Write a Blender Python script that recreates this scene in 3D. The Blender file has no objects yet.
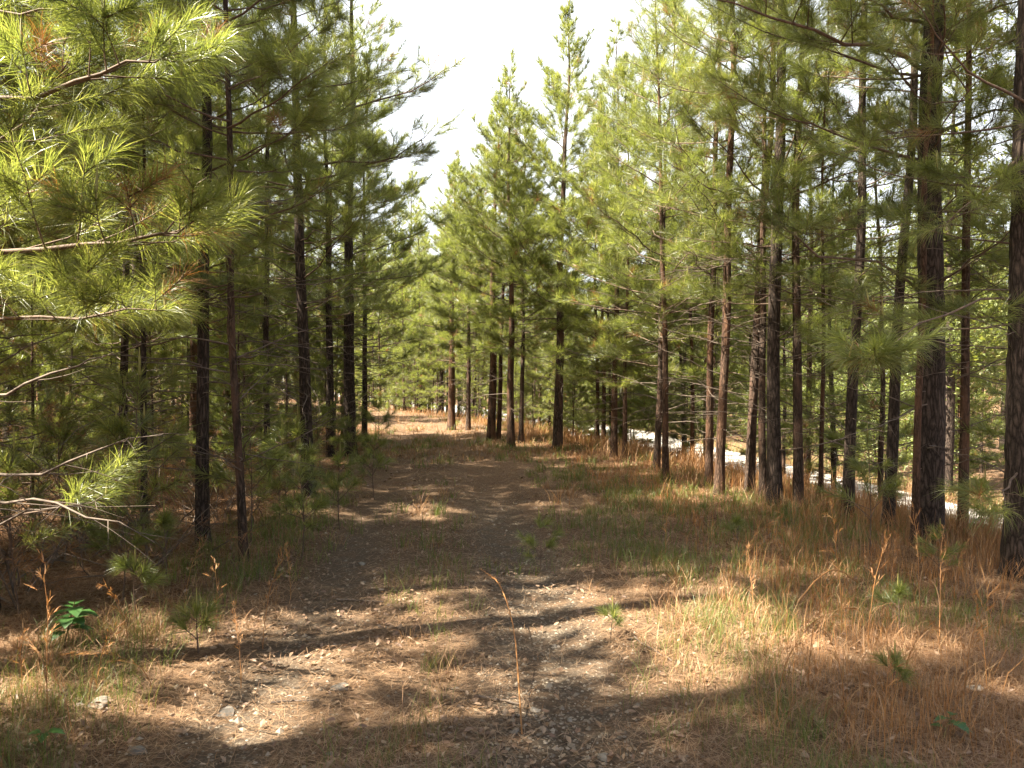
import bpy, math
import numpy as np

C = bpy.context.scene
COL = C.collection
PI = math.pi
F, HZ, EYE = 788.0, 376.0, 1.6          # focal length in pixels, horizon row, eye height of the photograph

# ------------------------------------------------------------------ terrain
def interp(y, ys, xs): return np.interp(y, ys, xs)
def path_c(y):  return interp(y, [-20, 3, 6, 11, 16, 22, 27, 33, 40, 60, 100], [-.3, -.5, -.6, -1.1, -1.7, -2.5, -3.6, -5.6, -9.5, -24, -55])
def crest(y):   return interp(y, [-30, 3, 7.3, 9.5, 12, 16, 20, 23, 27, 33, 40, 60, 100], [7.5, 5.6, 4.75, 4.3, 3.8, 3.0, 1.3, .6, -.9, -3.6, -7.5, -21, -52])
def road_far(y): return interp(y, [-60, 0, 10, 16, 23, 39, 54, 90, 140, 300], [13, 10.6, 10.0, 9.8, 8.9, 6.9, 2.2, -11, -33, -105])
RW = 5.0
def left_edge(y): return interp(y, [-20, 3, 7, 11, 17, 23, 28, 34, 45, 60, 100], [-3.3, -2.75, -2.55, -2.8, -3.4, -3.9, -6.2, -9.6, -18, -31, -62])
def sstep(t):
    t = np.clip(t, 0, 1); return t*t*(3-2*t)
def bumps(x, y):
    return (.022*np.sin(1.3*x+.7*y)*np.sin(.9*y-.4*x+1.) + .010*np.sin(3.1*x-1.7*y+.5)*np.sin(2.3*y+1.9*x)
            + .006*np.sin(7.1*x+3.3*y)*np.sin(6.3*y-2.9*x+2.))
def hgt(x, y):
    x = np.asarray(x, float); y = np.asarray(y, float)
    c, rf = crest(y), road_far(y)
    rn = np.maximum(rf-RW, c+.9)
    drop = 1.2*sstep((x-c)/(rn-c))
    rise = 2.6*sstep((x-rf-1.0)/30.)
    u = x-path_c(y)
    ruts = -.035*(np.exp(-((u-.75)/.28)**2)+np.exp(-((u+.75)/.28)**2))
    leftrise = .5*sstep((left_edge(y)-x)/14)
    onroad = sstep((x-rn+.6)/.6)*(1-sstep((x-rf)/.6))
    return bumps(x, y)*(1-onroad) - drop + rise + ruts*(drop < .3) + leftrise
def depth_of(by): return EYE*F/(by-HZ)
def at(px, py, d): return np.array([(px-512)/F*d, d, EYE+(HZ-py)/F*d])

# ------------------------------------------------------------------ objects
def tag(o, label=None, cat=None, group=None, kind=None):
    for k, v in (('label', label), ('category', cat), ('group', group), ('kind', kind)):
        if v: o[k] = v
    return o
def empty(name, loc, rz=0.):
    o = bpy.data.objects.new(name, None); COL.objects.link(o)
    o.location = [float(v) for v in loc]; o.rotation_euler = (0, 0, rz); o.empty_display_size = .2
    return o
def copy_tree(o, parent=None):
    c = o.copy(); COL.objects.link(c); c.parent = parent
    for ch in o.children: copy_tree(ch, c)
    return c

class Geo:
    def __init__(s): s.v, s.f, s.n = [], [], 0
    def add(s, verts, faces, mat=0, smooth=False):
        verts = np.asarray(verts, float).reshape(-1, 3)
        for f in (faces if isinstance(faces, list) else [faces]):
            if len(f): s.f.append((np.asarray(f, np.int64)+s.n, mat, smooth))
        s.v.append(verts); s.n += len(verts)
    def build(s, name, mats, parent=None, loc=None):
        me = bpy.data.meshes.new(name)
        if s.n:
            V = np.concatenate(s.v).astype(np.float32)
            loops = np.concatenate([f.ravel() for f, _, _ in s.f]).astype(np.int32)
            tot = np.concatenate([np.full(len(f), f.shape[1], np.int32) for f, _, _ in s.f])
            mi = np.concatenate([np.full(len(f), m, np.int32) for f, m, _ in s.f])
            sm = np.concatenate([np.full(len(f), b, bool) for f, _, b in s.f])
            start = np.concatenate([[0], np.cumsum(tot)[:-1]]).astype(np.int32)
            me.vertices.add(len(V)); me.vertices.foreach_set('co', V.ravel())
            me.loops.add(len(loops)); me.loops.foreach_set('vertex_index', loops)
            me.polygons.add(len(tot)); me.polygons.foreach_set('loop_start', start)
            me.polygons.foreach_set('material_index', mi); me.polygons.foreach_set('use_smooth', sm)
            me.update(calc_edges=True)
        for m in mats: me.materials.append(m)
        o = bpy.data.objects.new(name, me); COL.objects.link(o)
        if parent: o.parent = parent
        if loc is not None: o.location = [float(v) for v in loc]
        return o

def norm(a): return a/np.maximum(np.linalg.norm(a, axis=-1, keepdims=True), 1e-9)
def add_tubes(g, P, R, S=5, mat=0, smooth=True, cap=False, jitter=None):
    P = np.asarray(P, float); R = np.asarray(R, float)
    if P.ndim == 2: P, R = P[None], R[None]
    N, K, _ = P.shape
    if N == 0: return
    T = norm(np.gradient(P, axis=1))
    ref = np.where(np.abs(T[..., 2:3]) > .8, np.array([1., 0, 0]), np.array([0, 0, 1.]))
    a = norm(np.cross(T, ref)); b = np.cross(T, a)
    th = np.arange(S)/S*2*PI
    rr = R[..., None]*(np.ones(S) if jitter is None else jitter)
    V = P[:, :, None]+(a[:, :, None]*np.cos(th)[:, None]+b[:, :, None]*np.sin(th)[:, None])*rr[..., None]
    k, q = np.meshgrid(np.arange(K-1), np.arange(S), indexing='ij')
    f = np.stack([k*S+q, k*S+(q+1) % S, (k+1)*S+(q+1) % S, (k+1)*S+q], -1).reshape(-1, 4)
    f = (f[None]+(np.arange(N)*K*S)[:, None, None]).reshape(-1, 4)
    fs = [f]
    if cap: fs.append((np.arange(S)[None]+(K-1)*S+(np.arange(N)*K*S)[:, None]))
    g.add(V, fs, mat, smooth)
def add_needles(g, rng, A, B, n, L, w, mat=0, bent=False, spread=1.):
    A = np.asarray(A); B = np.asarray(B)
    if len(A) == 0: return
    A = np.repeat(A, n, 0); B = np.repeat(B, n, 0); M = len(A)
    u = rng.random((M, 1))**.8
    ax = norm(B-A)
    pr = norm(np.cross(ax, rng.normal(size=(M, 3))))
    an = np.radians((22+38*(1-u)+rng.normal(0, 9, (M, 1)))*spread)
    d = norm(ax*np.cos(an)+pr*np.sin(an)+np.array([0, 0, .08]))
    ln = L*(.75+.45*rng.random((M, 1)))
    b = A+(B-A)*u
    sd = norm(np.cross(d, rng.normal(size=(M, 3))))*w/2
    if bent:
        mid = b+d*ln*.5; tip = b+d*ln+np.array([0, 0, -1.])*ln*(.05+.30*rng.random((M, 1)))
        V = np.stack([b-sd, b+sd, mid+sd*.9, mid-sd*.9, tip], 1)
        i = np.arange(M)[:, None]*5
        g.add(V, [i+np.array([[0, 1, 2, 3]]), i+np.array([[3, 2, 4]])], mat)
    else:
        V = np.stack([b-sd, b+sd, b+d*ln], 1)
        g.add(V, np.arange(M)[:, None]*3+np.array([[0, 1, 2]]), mat)

# ------------------------------------------------------------------ materials
def new_mat(name):
    m = bpy.data.materials.new(name); m.use_nodes = True
    nt = m.node_tree; nt.nodes.clear()
    out = nt.nodes.new('ShaderNodeOutputMaterial')
    return m, nt, out
def nd(nt, t, **kw):
    n = nt.nodes.new(t)
    for k, v in kw.items():
        if k.startswith('i_'):
            key = k[2:]; key = int(key) if key.isdigit() else key.replace('_', ' ')
            n.inputs[key].default_value = v
        else: setattr(n, k, v)
    return n
def ramp(nt, fac, stops, interp_='LINEAR'):
    r = nt.nodes.new('ShaderNodeValToRGB'); e = r.color_ramp.elements
    r.color_ramp.interpolation = interp_
    while len(e) > 1: e.remove(e[-1])
    e[0].position = stops[0][0]; e[0].color = (*stops[0][1], 1)
    for p, c in stops[1:]:
        x = e.new(p); x.color = (*c, 1)
    nt.links.new(fac, r.inputs[0]); return r.outputs[0]
def mixc(nt, fac, a, b, mode='MIX'):
    m = nt.nodes.new('ShaderNodeMix'); m.data_type = 'RGBA'; m.blend_type = mode
    for s, i in ((fac, 0), (a, 6), (b, 7)):
        if isinstance(s, (int, float)): m.inputs[i].default_value = s
        elif isinstance(s, tuple): m.inputs[i].default_value = (*s, 1)
        else: nt.links.new(s, m.inputs[i])
    return m.outputs[2]

def leaf_mat(name, stops, rough=.45, trans=.4, tcol=None, spec=.5, objvar=.25):
    m, nt, out = new_mat(name)
    gi = nd(nt, 'ShaderNodeNewGeometry'); oi = nd(nt, 'ShaderNodeObjectInfo')
    mx = nd(nt, 'ShaderNodeMath', operation='MULTIPLY_ADD', i_1=1-objvar)
    mo = nd(nt, 'ShaderNodeMath', operation='MULTIPLY', i_1=objvar)
    nt.links.new(oi.outputs['Random'], mo.inputs[0]); nt.links.new(gi.outputs['Random Per Island'], mx.inputs[0]); nt.links.new(mo.outputs[0], mx.inputs[2])
    col = ramp(nt, mx.outputs[0], stops)
    p = nd(nt, 'ShaderNodeBsdfPrincipled', i_Roughness=rough)
    p.inputs['Specular IOR Level'].default_value = spec
    nt.links.new(col, p.inputs['Base Color'])
    t = nd(nt, 'ShaderNodeBsdfTranslucent')
    tc = mixc(nt, 1., col, tcol or (1.6, 1.5, .7), 'MULTIPLY')
    nt.links.new(tc, t.inputs[0])
    ms = nd(nt, 'ShaderNodeMixShader', i_0=trans)
    nt.links.new(p.outputs[0], ms.inputs[1]); nt.links.new(t.outputs[0], ms.inputs[2]); nt.links.new(ms.outputs[0], out.inputs[0])
    return m
def bark_mat(name, dark, light, scale=9., bump=.5, red=None):
    m, nt, out = new_mat(name)
    tc = nd(nt, 'ShaderNodeTexCoord'); mp = nd(nt, 'ShaderNodeMapping'); mp.inputs['Scale'].default_value = (1, 1, .22)
    nt.links.new(tc.outputs['Object'], mp.inputs[0])
    nz = nd(nt, 'ShaderNodeTexNoise', i_Scale=scale*.8, i_Detail=6.); nt.links.new(mp.outputs[0], nz.inputs[0])
    wv = nd(nt, 'ShaderNodeVectorMath', operation='ADD')
    sc = nd(nt, 'ShaderNodeVectorMath', operation='SCALE'); sc.inputs['Scale'].default_value = .12
    nt.links.new(nz.outputs['Color'], sc.inputs[0]); nt.links.new(mp.outputs[0], wv.inputs[0]); nt.links.new(sc.outputs[0], wv.inputs[1])
    vo = nd(nt, 'ShaderNodeTexVoronoi', feature='DISTANCE_TO_EDGE', i_Scale=scale*2.6); nt.links.new(wv.outputs[0], vo.inputs[0])
    fine = nd(nt, 'ShaderNodeTexNoise', i_Scale=60., i_Detail=5.); nt.links.new(tc.outputs['Object'], fine.inputs[0])
    edge = ramp(nt, vo.outputs['Distance'], [(0., (0, 0, 0)), (.34, (1, 1, 1))])
    col = mixc(nt, edge, dark, light)
    if red: col = mixc(nt, ramp(nt, nz.outputs[0], [(.45, (0, 0, 0)), (.62, (1, 1, 1))]), col, red)
    col = mixc(nt, ramp(nt, fine.outputs[0], [(.3, (.25,)*3), (.7, (.75,)*3)]), mixc(nt, 1., col, (.6, .6, .6), 'MULTIPLY'), mixc(nt, 1., col, (1.35, 1.3, 1.25), 'MULTIPLY'))
    p = nd(nt, 'ShaderNodeBsdfPrincipled', i_Roughness=.9); p.inputs['Specular IOR Level'].default_value = .2
    nt.links.new(col, p.inputs['Base Color'])
    h = nd(nt, 'ShaderNodeMath', operation='MULTIPLY_ADD', i_1=.35); nt.links.new(fine.outputs[0], h.inputs[0]); nt.links.new(edge, h.inputs[2])
    bp = nd(nt, 'ShaderNodeBump', i_Strength=bump, i_Distance=.012); nt.links.new(h.outputs[0], bp.inputs['Height']); nt.links.new(bp.outputs[0], p.inputs['Normal'])
    nt.links.new(p.outputs[0], out.inputs[0]); return m
def plain_mat(name, c1, c2, scale=20., rough=.8, bump=0.):
    m, nt, out = new_mat(name)
    tc = nd(nt, 'ShaderNodeTexCoord'); oi = nd(nt, 'ShaderNodeObjectInfo')
    nz = nd(nt, 'ShaderNodeTexNoise', i_Scale=scale, i_Detail=6.); nt.links.new(tc.outputs['Object'], nz.inputs[0])
    col = mixc(nt, ramp(nt, nz.outputs[0], [(.3, (0, 0, 0)), (.7, (1, 1, 1))]), c1, c2)
    p = nd(nt, 'ShaderNodeBsdfPrincipled', i_Roughness=rough); nt.links.new(col, p.inputs['Base Color'])
    p.inputs['Specular IOR Level'].default_value = .3
    if bump:
        bp = nd(nt, 'ShaderNodeBump', i_Strength=bump, i_Distance=.01); nt.links.new(nz.outputs[0], bp.inputs['Height']); nt.links.new(bp.outputs[0], p.inputs['Normal'])
    nt.links.new(p.outputs[0], out.inputs[0]); return m

M_NEEDLE = leaf_mat('pine needles', [(0, (.062, .082, .027)), (.4, (.128, .150, .052)), (.75, (.19, .205, .078)), (.95, (.25, .24, .10)), (1, (.26, .19, .07))], rough=.36, trans=.56, spec=.65, tcol=(1.6, 1.6, .72))
M_NEEDLE_DEAD = leaf_mat('dead needles', [(0, (.13, .055, .022)), (1, (.30, .15, .06))], trans=.25)
M_CANDLE = leaf_mat('new shoots', [(0, (.20, .20, .05)), (1, (.32, .28, .09))], trans=.2, rough=.6)
M_LEAF = leaf_mat('broad leaves', [(0, (.075, .10, .022)), (.6, (.135, .165, .042)), (1, (.22, .225, .08))], trans=.42, rough=.5, tcol=(1.4, 1.35, .7))
M_HERB = leaf_mat('herb leaves', [(0, (.025, .07, .016)), (1, (.05, .115, .026))], trans=.3, rough=.4)
M_GRASS = leaf_mat('green grass', [(0, (.07, .10, .022)), (.6, (.12, .15, .035)), (1, (.21, .20, .06))], trans=.35, rough=.5)
M_DRY = leaf_mat('dry grass', [(0, (.16, .078, .034)), (.4, (.27, .145, .066)), (.8, (.37, .235, .12)), (1, (.50, .40, .26))], trans=.3, tcol=(1.2, 1.1, .8), rough=.6)
M_ORANGE = leaf_mat('broomsedge', [(0, (.24, .10, .03)), (.6, (.38, .18, .06)), (1, (.50, .30, .13))], trans=.3, tcol=(1.2, 1.1, .8), rough=.6)
M_LITTER = leaf_mat('dead leaves', [(0, (.09, .045, .025)), (.5, (.20, .12, .07)), (.85, (.27, .19, .12)), (1, (.36, .28, .21))], trans=.12, rough=.55, tcol=(1.2, 1., .7))
M_STRAW = leaf_mat('pine straw', [(0, (.11, .055, .026)), (.5, (.22, .125, .062)), (1, (.35, .24, .145))], trans=.1, rough=.55, tcol=(1.2, 1., .7))
M_BARK = bark_mat('pine bark', (.022, .015, .011), (.09, .063, .047), scale=13., red=(.10, .06, .042))
M_BARK2 = bark_mat('dark pine bark', (.018, .013, .010), (.085, .062, .049), scale=12.)
M_BARKR = bark_mat('reddish pine bark', (.03, .018, .012), (.105, .064, .043), scale=14., red=(.125, .067, .04))
M_TWIG = plain_mat('pine twig bark', (.07, .045, .03), (.15, .10, .07), 30.)
M_DEADTWIG = plain_mat('dead twig', (.06, .042, .032), (.17, .13, .10), 14.)
M_ROCK = plain_mat('pale stone', (.10, .085, .068), (.20, .175, .145), 14., bump=.6)
M_WHITE_ROCK = plain_mat('white riprap stone', (.42, .40, .37), (.62, .60, .57), 8., bump=.6)
M_PEB = leaf_mat('pebble stone', [(0, (.11, .083, .058)), (.6, (.19, .15, .105)), (.93, (.27, .22, .165)), (1, (.42, .37, .30))], trans=0., rough=.8)
M_STALK = plain_mat('stem', (.10, .07, .03), (.18, .13, .05), 30.)

# ground material
def ground_material():
    m, nt, out = new_mat('forest floor')
    tc = nd(nt, 'ShaderNodeTexCoord'); co = tc.outputs['Object']
    def noise(s, d=6., r=.6):
        n = nd(nt, 'ShaderNodeTexNoise', i_Scale=s, i_Detail=d, i_Roughness=r); nt.links.new(co, n.inputs[0]); return n.outputs[0]
    def attr(n): 
        a = nd(nt, 'ShaderNodeAttribute', attribute_name=n); return a.outputs['Fac']
    big, mid, fine, vfine = noise(.9), noise(5.), noise(38., 8., .7), noise(140., 4., .7)
    vo = nd(nt, 'ShaderNodeTexVoronoi', i_Scale=42.); nt.links.new(co, vo.inputs[0])
    vob = nd(nt, 'ShaderNodeTexVoronoi', i_Scale=17.); nt.links.new(co, vob.inputs[0])
    soil = ramp(nt, fine, [(.25, (.055, .034, .02)), (.45, (.13, .083, .05)), (.6, (.21, .132, .08)), (.8, (.36, .265, .175))])
    straw = ramp(nt, fine, [(.25, (.05, .023, .013)), (.45, (.125, .06, .03)), (.62, (.22, .115, .055)), (.82, (.36, .22, .115))])
    chips = ramp(nt, vo.outputs['Color'], [(0, (.12, .09, .062)), (.5, (.21, .165, .115)), (.85, (.30, .245, .18)), (1, (.42, .36, .28))])
    grav = mixc(nt, ramp(nt, vo.outputs['Distance'], [(.1, (0, 0, 0)), (.5, (.8,)*3)]), chips, (.08, .06, .045))
    grav = mixc(nt, ramp(nt, mid, [(.4, (0, 0, 0)), (.62, (.75,)*3)]), grav, soil)
    def wob(a, amp):   # mask edge broken up by noise
        x = nd(nt, 'ShaderNodeMath', operation='MULTIPLY_ADD', i_1=amp, i_2=-amp/2); nt.links.new(mid, x.inputs[0])
        y = nd(nt, 'ShaderNodeMath', operation='ADD', use_clamp=True); nt.links.new(a, y.inputs[0]); nt.links.new(x.outputs[0], y.inputs[1])
        return ramp(nt, y.outputs[0], [(.3, (0, 0, 0)), (.7, (1, 1, 1))])
    col = mixc(nt, wob(attr('straw'), 1.3), soil, straw)
    col = mixc(nt, wob(attr('track'), 1.0), col, grav)
    col = mixc(nt, ramp(nt, big, [(.35, (0, 0, 0)), (.65, (.55,)*3)]), col, mixc(nt, 1., col, (.72, .70, .66), 'MULTIPLY'))
    col = mixc(nt, ramp(nt, vfine, [(.35, (.45,)*3), (.5, (0, 0, 0))]), col, (.035, .024, .016))
    p = nd(nt, 'ShaderNodeBsdfPrincipled', i_Roughness=.95); p.inputs['Specular IOR Level'].default_value = .15
    nt.links.new(col, p.inputs['Base Color'])
    ad = nd(nt, 'ShaderNodeMath', operation='MULTIPLY_ADD', i_1=.6); nt.links.new(fine, ad.inputs[0]); nt.links.new(vfine, ad.inputs[2])
    bp = nd(nt, 'ShaderNodeBump', i_Strength=.8, i_Distance=.03); nt.links.new(ad.outputs[0], bp.inputs['Height']); nt.links.new(bp.outputs[0], p.inputs['Normal'])
    nt.links.new(p.outputs[0], out.inputs[0]); return m
M_GROUND = ground_material()
M_ROAD = plain_mat('white gravel road', (.15, .135, .12), (.36, .335, .30), 5., rough=.9, bump=.6)

# ------------------------------------------------------------------ ground and road
def grid_axis(lo, hi, d0, g, c=0.):
    out = [c]; d = d0
    while out[-1] < hi: out.append(out[-1]+d); d *= g
    r = [c]; d = d0
    while r[-1] > lo: r.append(r[-1]-d); d *= g
    return np.array(sorted(set(r+out)))
def make_ground():
    xs = grid_axis(-500, 500, .10, 1.022); ys = grid_axis(-120, 700, .10, 1.02, 4.)
    X, Y = np.meshgrid(xs, ys); Z = hgt(X, Y)
    nx, ny = len(xs), len(ys)
    g = Geo()
    i, j = np.meshgrid(np.arange(nx-1), np.arange(ny-1))
    a = (j*nx+i).ravel()
    g.add(np.stack([X, Y, Z], -1), np.stack([a, a+1, a+1+nx, a+nx], -1), 0, True)
    o = g.build('ground', [M_GROUND])
    u = X-path_c(Y)
    track = np.clip(np.exp(-((u-.75)/.38)**2)*1.0+.62*np.exp(-((u+.75)/.34)**2)+.22*np.exp(-((u)/1.3)**4), 0, 1)
    track *= .95*(1-.9*sstep((Y-6)/8))
    straw = np.clip(sstep((left_edge(Y)+.5-X)/1.0)+sstep((u-2.0)/2.0)*.9+.3, 0, 1)*(1-.6*sstep((X-crest(Y)-1)/2))
    for n, v in (('track', track), ('straw', straw)):
        at_ = o.data.attributes.new(n, 'FLOAT', 'POINT'); at_.data.foreach_set('value', v.ravel().astype(np.float32))
    tag(o, kind='structure')
    ys = np.concatenate([np.arange(-60, 60, 1.), np.arange(60, 300, 5.)])
    rf = road_far(ys); rn = np.maximum(rf-RW, crest(ys)+.9)
    t = np.linspace(0, 1, 7)
    X = rn[:, None]+(rf-rn)[:, None]*t; Y = np.repeat(ys[:, None], 7, 1)
    Z = np.maximum(hgt(X, Y), -1.2)+.02+.05*np.sin(t*PI)
    g = Geo(); a = (np.arange(len(ys)-1)[:, None]*7+np.arange(6)).ravel()
    g.add(np.stack([X, Y, Z], -1), np.stack([a, a+1, a+8, a+7], -1), 0, True)
    tag(g.build('gravel_road', [M_ROAD]), kind='structure')
make_ground()

# ------------------------------------------------------------------ pines
def make_branch(rng, base, az, L, e, dead=False, pts=None, rb=None, dens=1., s0=.28, curve=None):
    """One limb: polylines of wood and the shoots that carry needles."""
    K = 9; s = np.linspace(0, 1, K)[:, None]
    if pts is not None:
        pts = np.asarray(pts, float); tt = np.linspace(0, 1, len(pts))
        P = np.stack([np.interp(s[:, 0], tt, pts[:, k]) for k in range(3)], -1)
        P[1:-1] = P[1:-1]*.5+(P[:-2]+P[2:])*.25
        L = np.linalg.norm(np.diff(P, axis=0), axis=1).sum()
        P[1:] += rng.normal(0, .008*L, (K-1, 3))
    else:
        hd = np.array([math.cos(az), math.sin(az), 0]); sd = np.array([-hd[1], hd[0], 0])
        cu = (rng.uniform(.05, .30) if not dead else rng.uniform(-.35, .1)) if curve is None else curve
        P = base+L*(hd*math.cos(e)*s+np.array([0, 0, 1.])*(math.sin(e)*s+cu*s*s-.25*cu*s))
        P = P+sd*L*(rng.uniform(-.12, .12)*s*s+.02*np.sin(s*9+rng.uniform(0, 6)))
        P[1:] += rng.normal(0, .007*L, (K-1, 3))
    rb = rb or (.0035+.0055*L)*(.7 if dead else 1.)
    main = (P, rb*(1-.82*s[:, 0]))
    T = norm(np.gradient(P, axis=0)); up = np.array([0, 0, 1.])
    secs, SA, SB, tips = [], [], [], []
    d = s0*L+rng.uniform(0, .1); side = rng.choice([-1, 1])
    step = (.15 if not dead else .24)/dens
    while d < L*.97:
        q = d/L; i = min(int(q*(K-1)), K-2); f = q*(K-1)-i
        p = P[i]*(1-f)+P[i+1]*f; t = T[i]
        lat = norm(np.cross(up, t))*side
        a = math.radians(rng.uniform(32, 62))
        dr = norm(t*math.cos(a)+lat*math.sin(a)+up*(rng.uniform(-.1, .45) if not dead else rng.uniform(-.5, .3)))
        l2 = (.22+.62*(1-q))*min(L, 2.2)*.5*rng.uniform(.6, 1.2)
        if dead: l2 *= rng.uniform(.4, 1.2)
        ss = np.linspace(0, 1, 4)[:, None]
        Q = p+dr*l2*ss+up*l2*ss*ss*(rng.uniform(.0, .3) if not dead else rng.uniform(-.4, .2))+rng.normal(0, .012*l2, (4, 3))*ss
        secs.append((Q, rb*.42*(1-.5*q)*(1-.7*ss[:, 0])))
        if not dead:
            SA.append(Q[3]-(Q[3]-Q[1])*min(1, .26/max(np.linalg.norm(Q[3]-Q[1]), .01))); SB.append(Q[3]); tips.append(Q[3])
            n3 = int(l2/.13)
            for k in range(n3):
                qq = rng.uniform(.3, .95); j = min(int(qq*3), 2); c = Q[j]*(1-(qq*3-j))+Q[j+1]*(qq*3-j)
                d3 = norm(dr*.75+np.cross(up, dr)*rng.choice([-1, 1])*rng.uniform(.4, .9)+up*rng.uniform(-.05, .55))
                l3 = rng.uniform(.10, .24)
                SA.append(c+d3*.02); SB.append(c+d3*l3)
                secs.append((np.stack([c, c+d3*l3*.35, c+d3*l3*.7, c+d3*l3]), np.array([.003, .0028, .0025, .002])))
        side = -side*(1 if rng.random() < .8 else -1)
        d += step*rng.uniform(.6, 1.5)
    if not dead:
        SA.append(P[-1]+(P[-3]-P[-1])*min(1, .3/max(L*.25, .05))); SB.append(P[-1]); tips.append(P[-1])
    return dict(main=main, secs=secs, SA=SA, SB=SB, tips=tips, dead=dead, z=P[0][2], zmax=P[:, 2].max())

def wood_geo(g, brs, mat=0, S=5):
    if not brs: return
    add_tubes(g, np.stack([b['main'][0] for b in brs]), np.stack([b['main'][1] for b in brs]), S, mat)
    se = [q for b in brs for q in b['secs']]
    if se: add_tubes(g, np.stack([q[0] for q in se]), np.stack([q[1] for q in se]), 3, mat)
def needle_geo(g, rng, brs, n, L, w, bent, deadp=.03, candles=.35, spread=1.):
    SA = [a for b in brs for a in b['SA']]; SB = [a for b in brs for a in b['SB']]
    if not SA: return
    SA, SB = np.array(SA), np.array(SB)
    dd = rng.random(len(SA)) < deadp
    add_needles(g, rng, SA[~dd], SB[~dd], n, L, w, 0, bent, spread)
    add_needles(g, rng, SA[dd], SB[dd], int(n*.7), L*.9, w, 1, bent, 1.3)
    tp = np.array([a for b in brs for a in b['tips']])
    tp = tp[rng.random(len(tp)) < candles]
    if len(tp):
        h = rng.uniform(.05, .17, (len(tp), 1)); up = norm(np.array([0, 0, 1.])+rng.normal(0, .15, (len(tp), 3)))
        P = np.stack([tp, tp+up*h*.5, tp+up*h], 1)
        add_tubes(g, P, np.stack([np.full(len(tp), .006), np.full(len(tp), .007), np.full(len(tp), .002)], 1), 4, 2)

NMATS = None
def trunk_geo(g, rng, H, r0, lean, S=10, rough=.04, K=None, mat=0):
    K = K or max(14, int(H*2.2)); t = np.linspace(0, 1, K)
    t = t**1.15
    wx, wy = [(.05*np.sin(t*rng.uniform(4, 9)+rng.uniform(0, 6))+.02*np.sin(t*rng.uniform(14, 26)+rng.uniform(0, 6)))*t**.7*H*.12 for _ in range(2)]
    P = np.stack([lean[0]*t+wx, lean[1]*t+wy, t*H-.15*(1-t)], -1)
    R = r0*((1-t)**.85*.92+.03)*(1+.45*np.exp(-t*H/.18)+.08*np.exp(-t*H/.9))
    jit = 1+rng.normal(0, rough, (1, K, S))
    add_tubes(g, P, R, S, mat, True, jitter=jit)
    return lambda z: np.array([np.interp(z/H, t, P[:, k]) for k in range(2)]+[z]), lambda z: np.interp(z/H, t, R)

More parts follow.
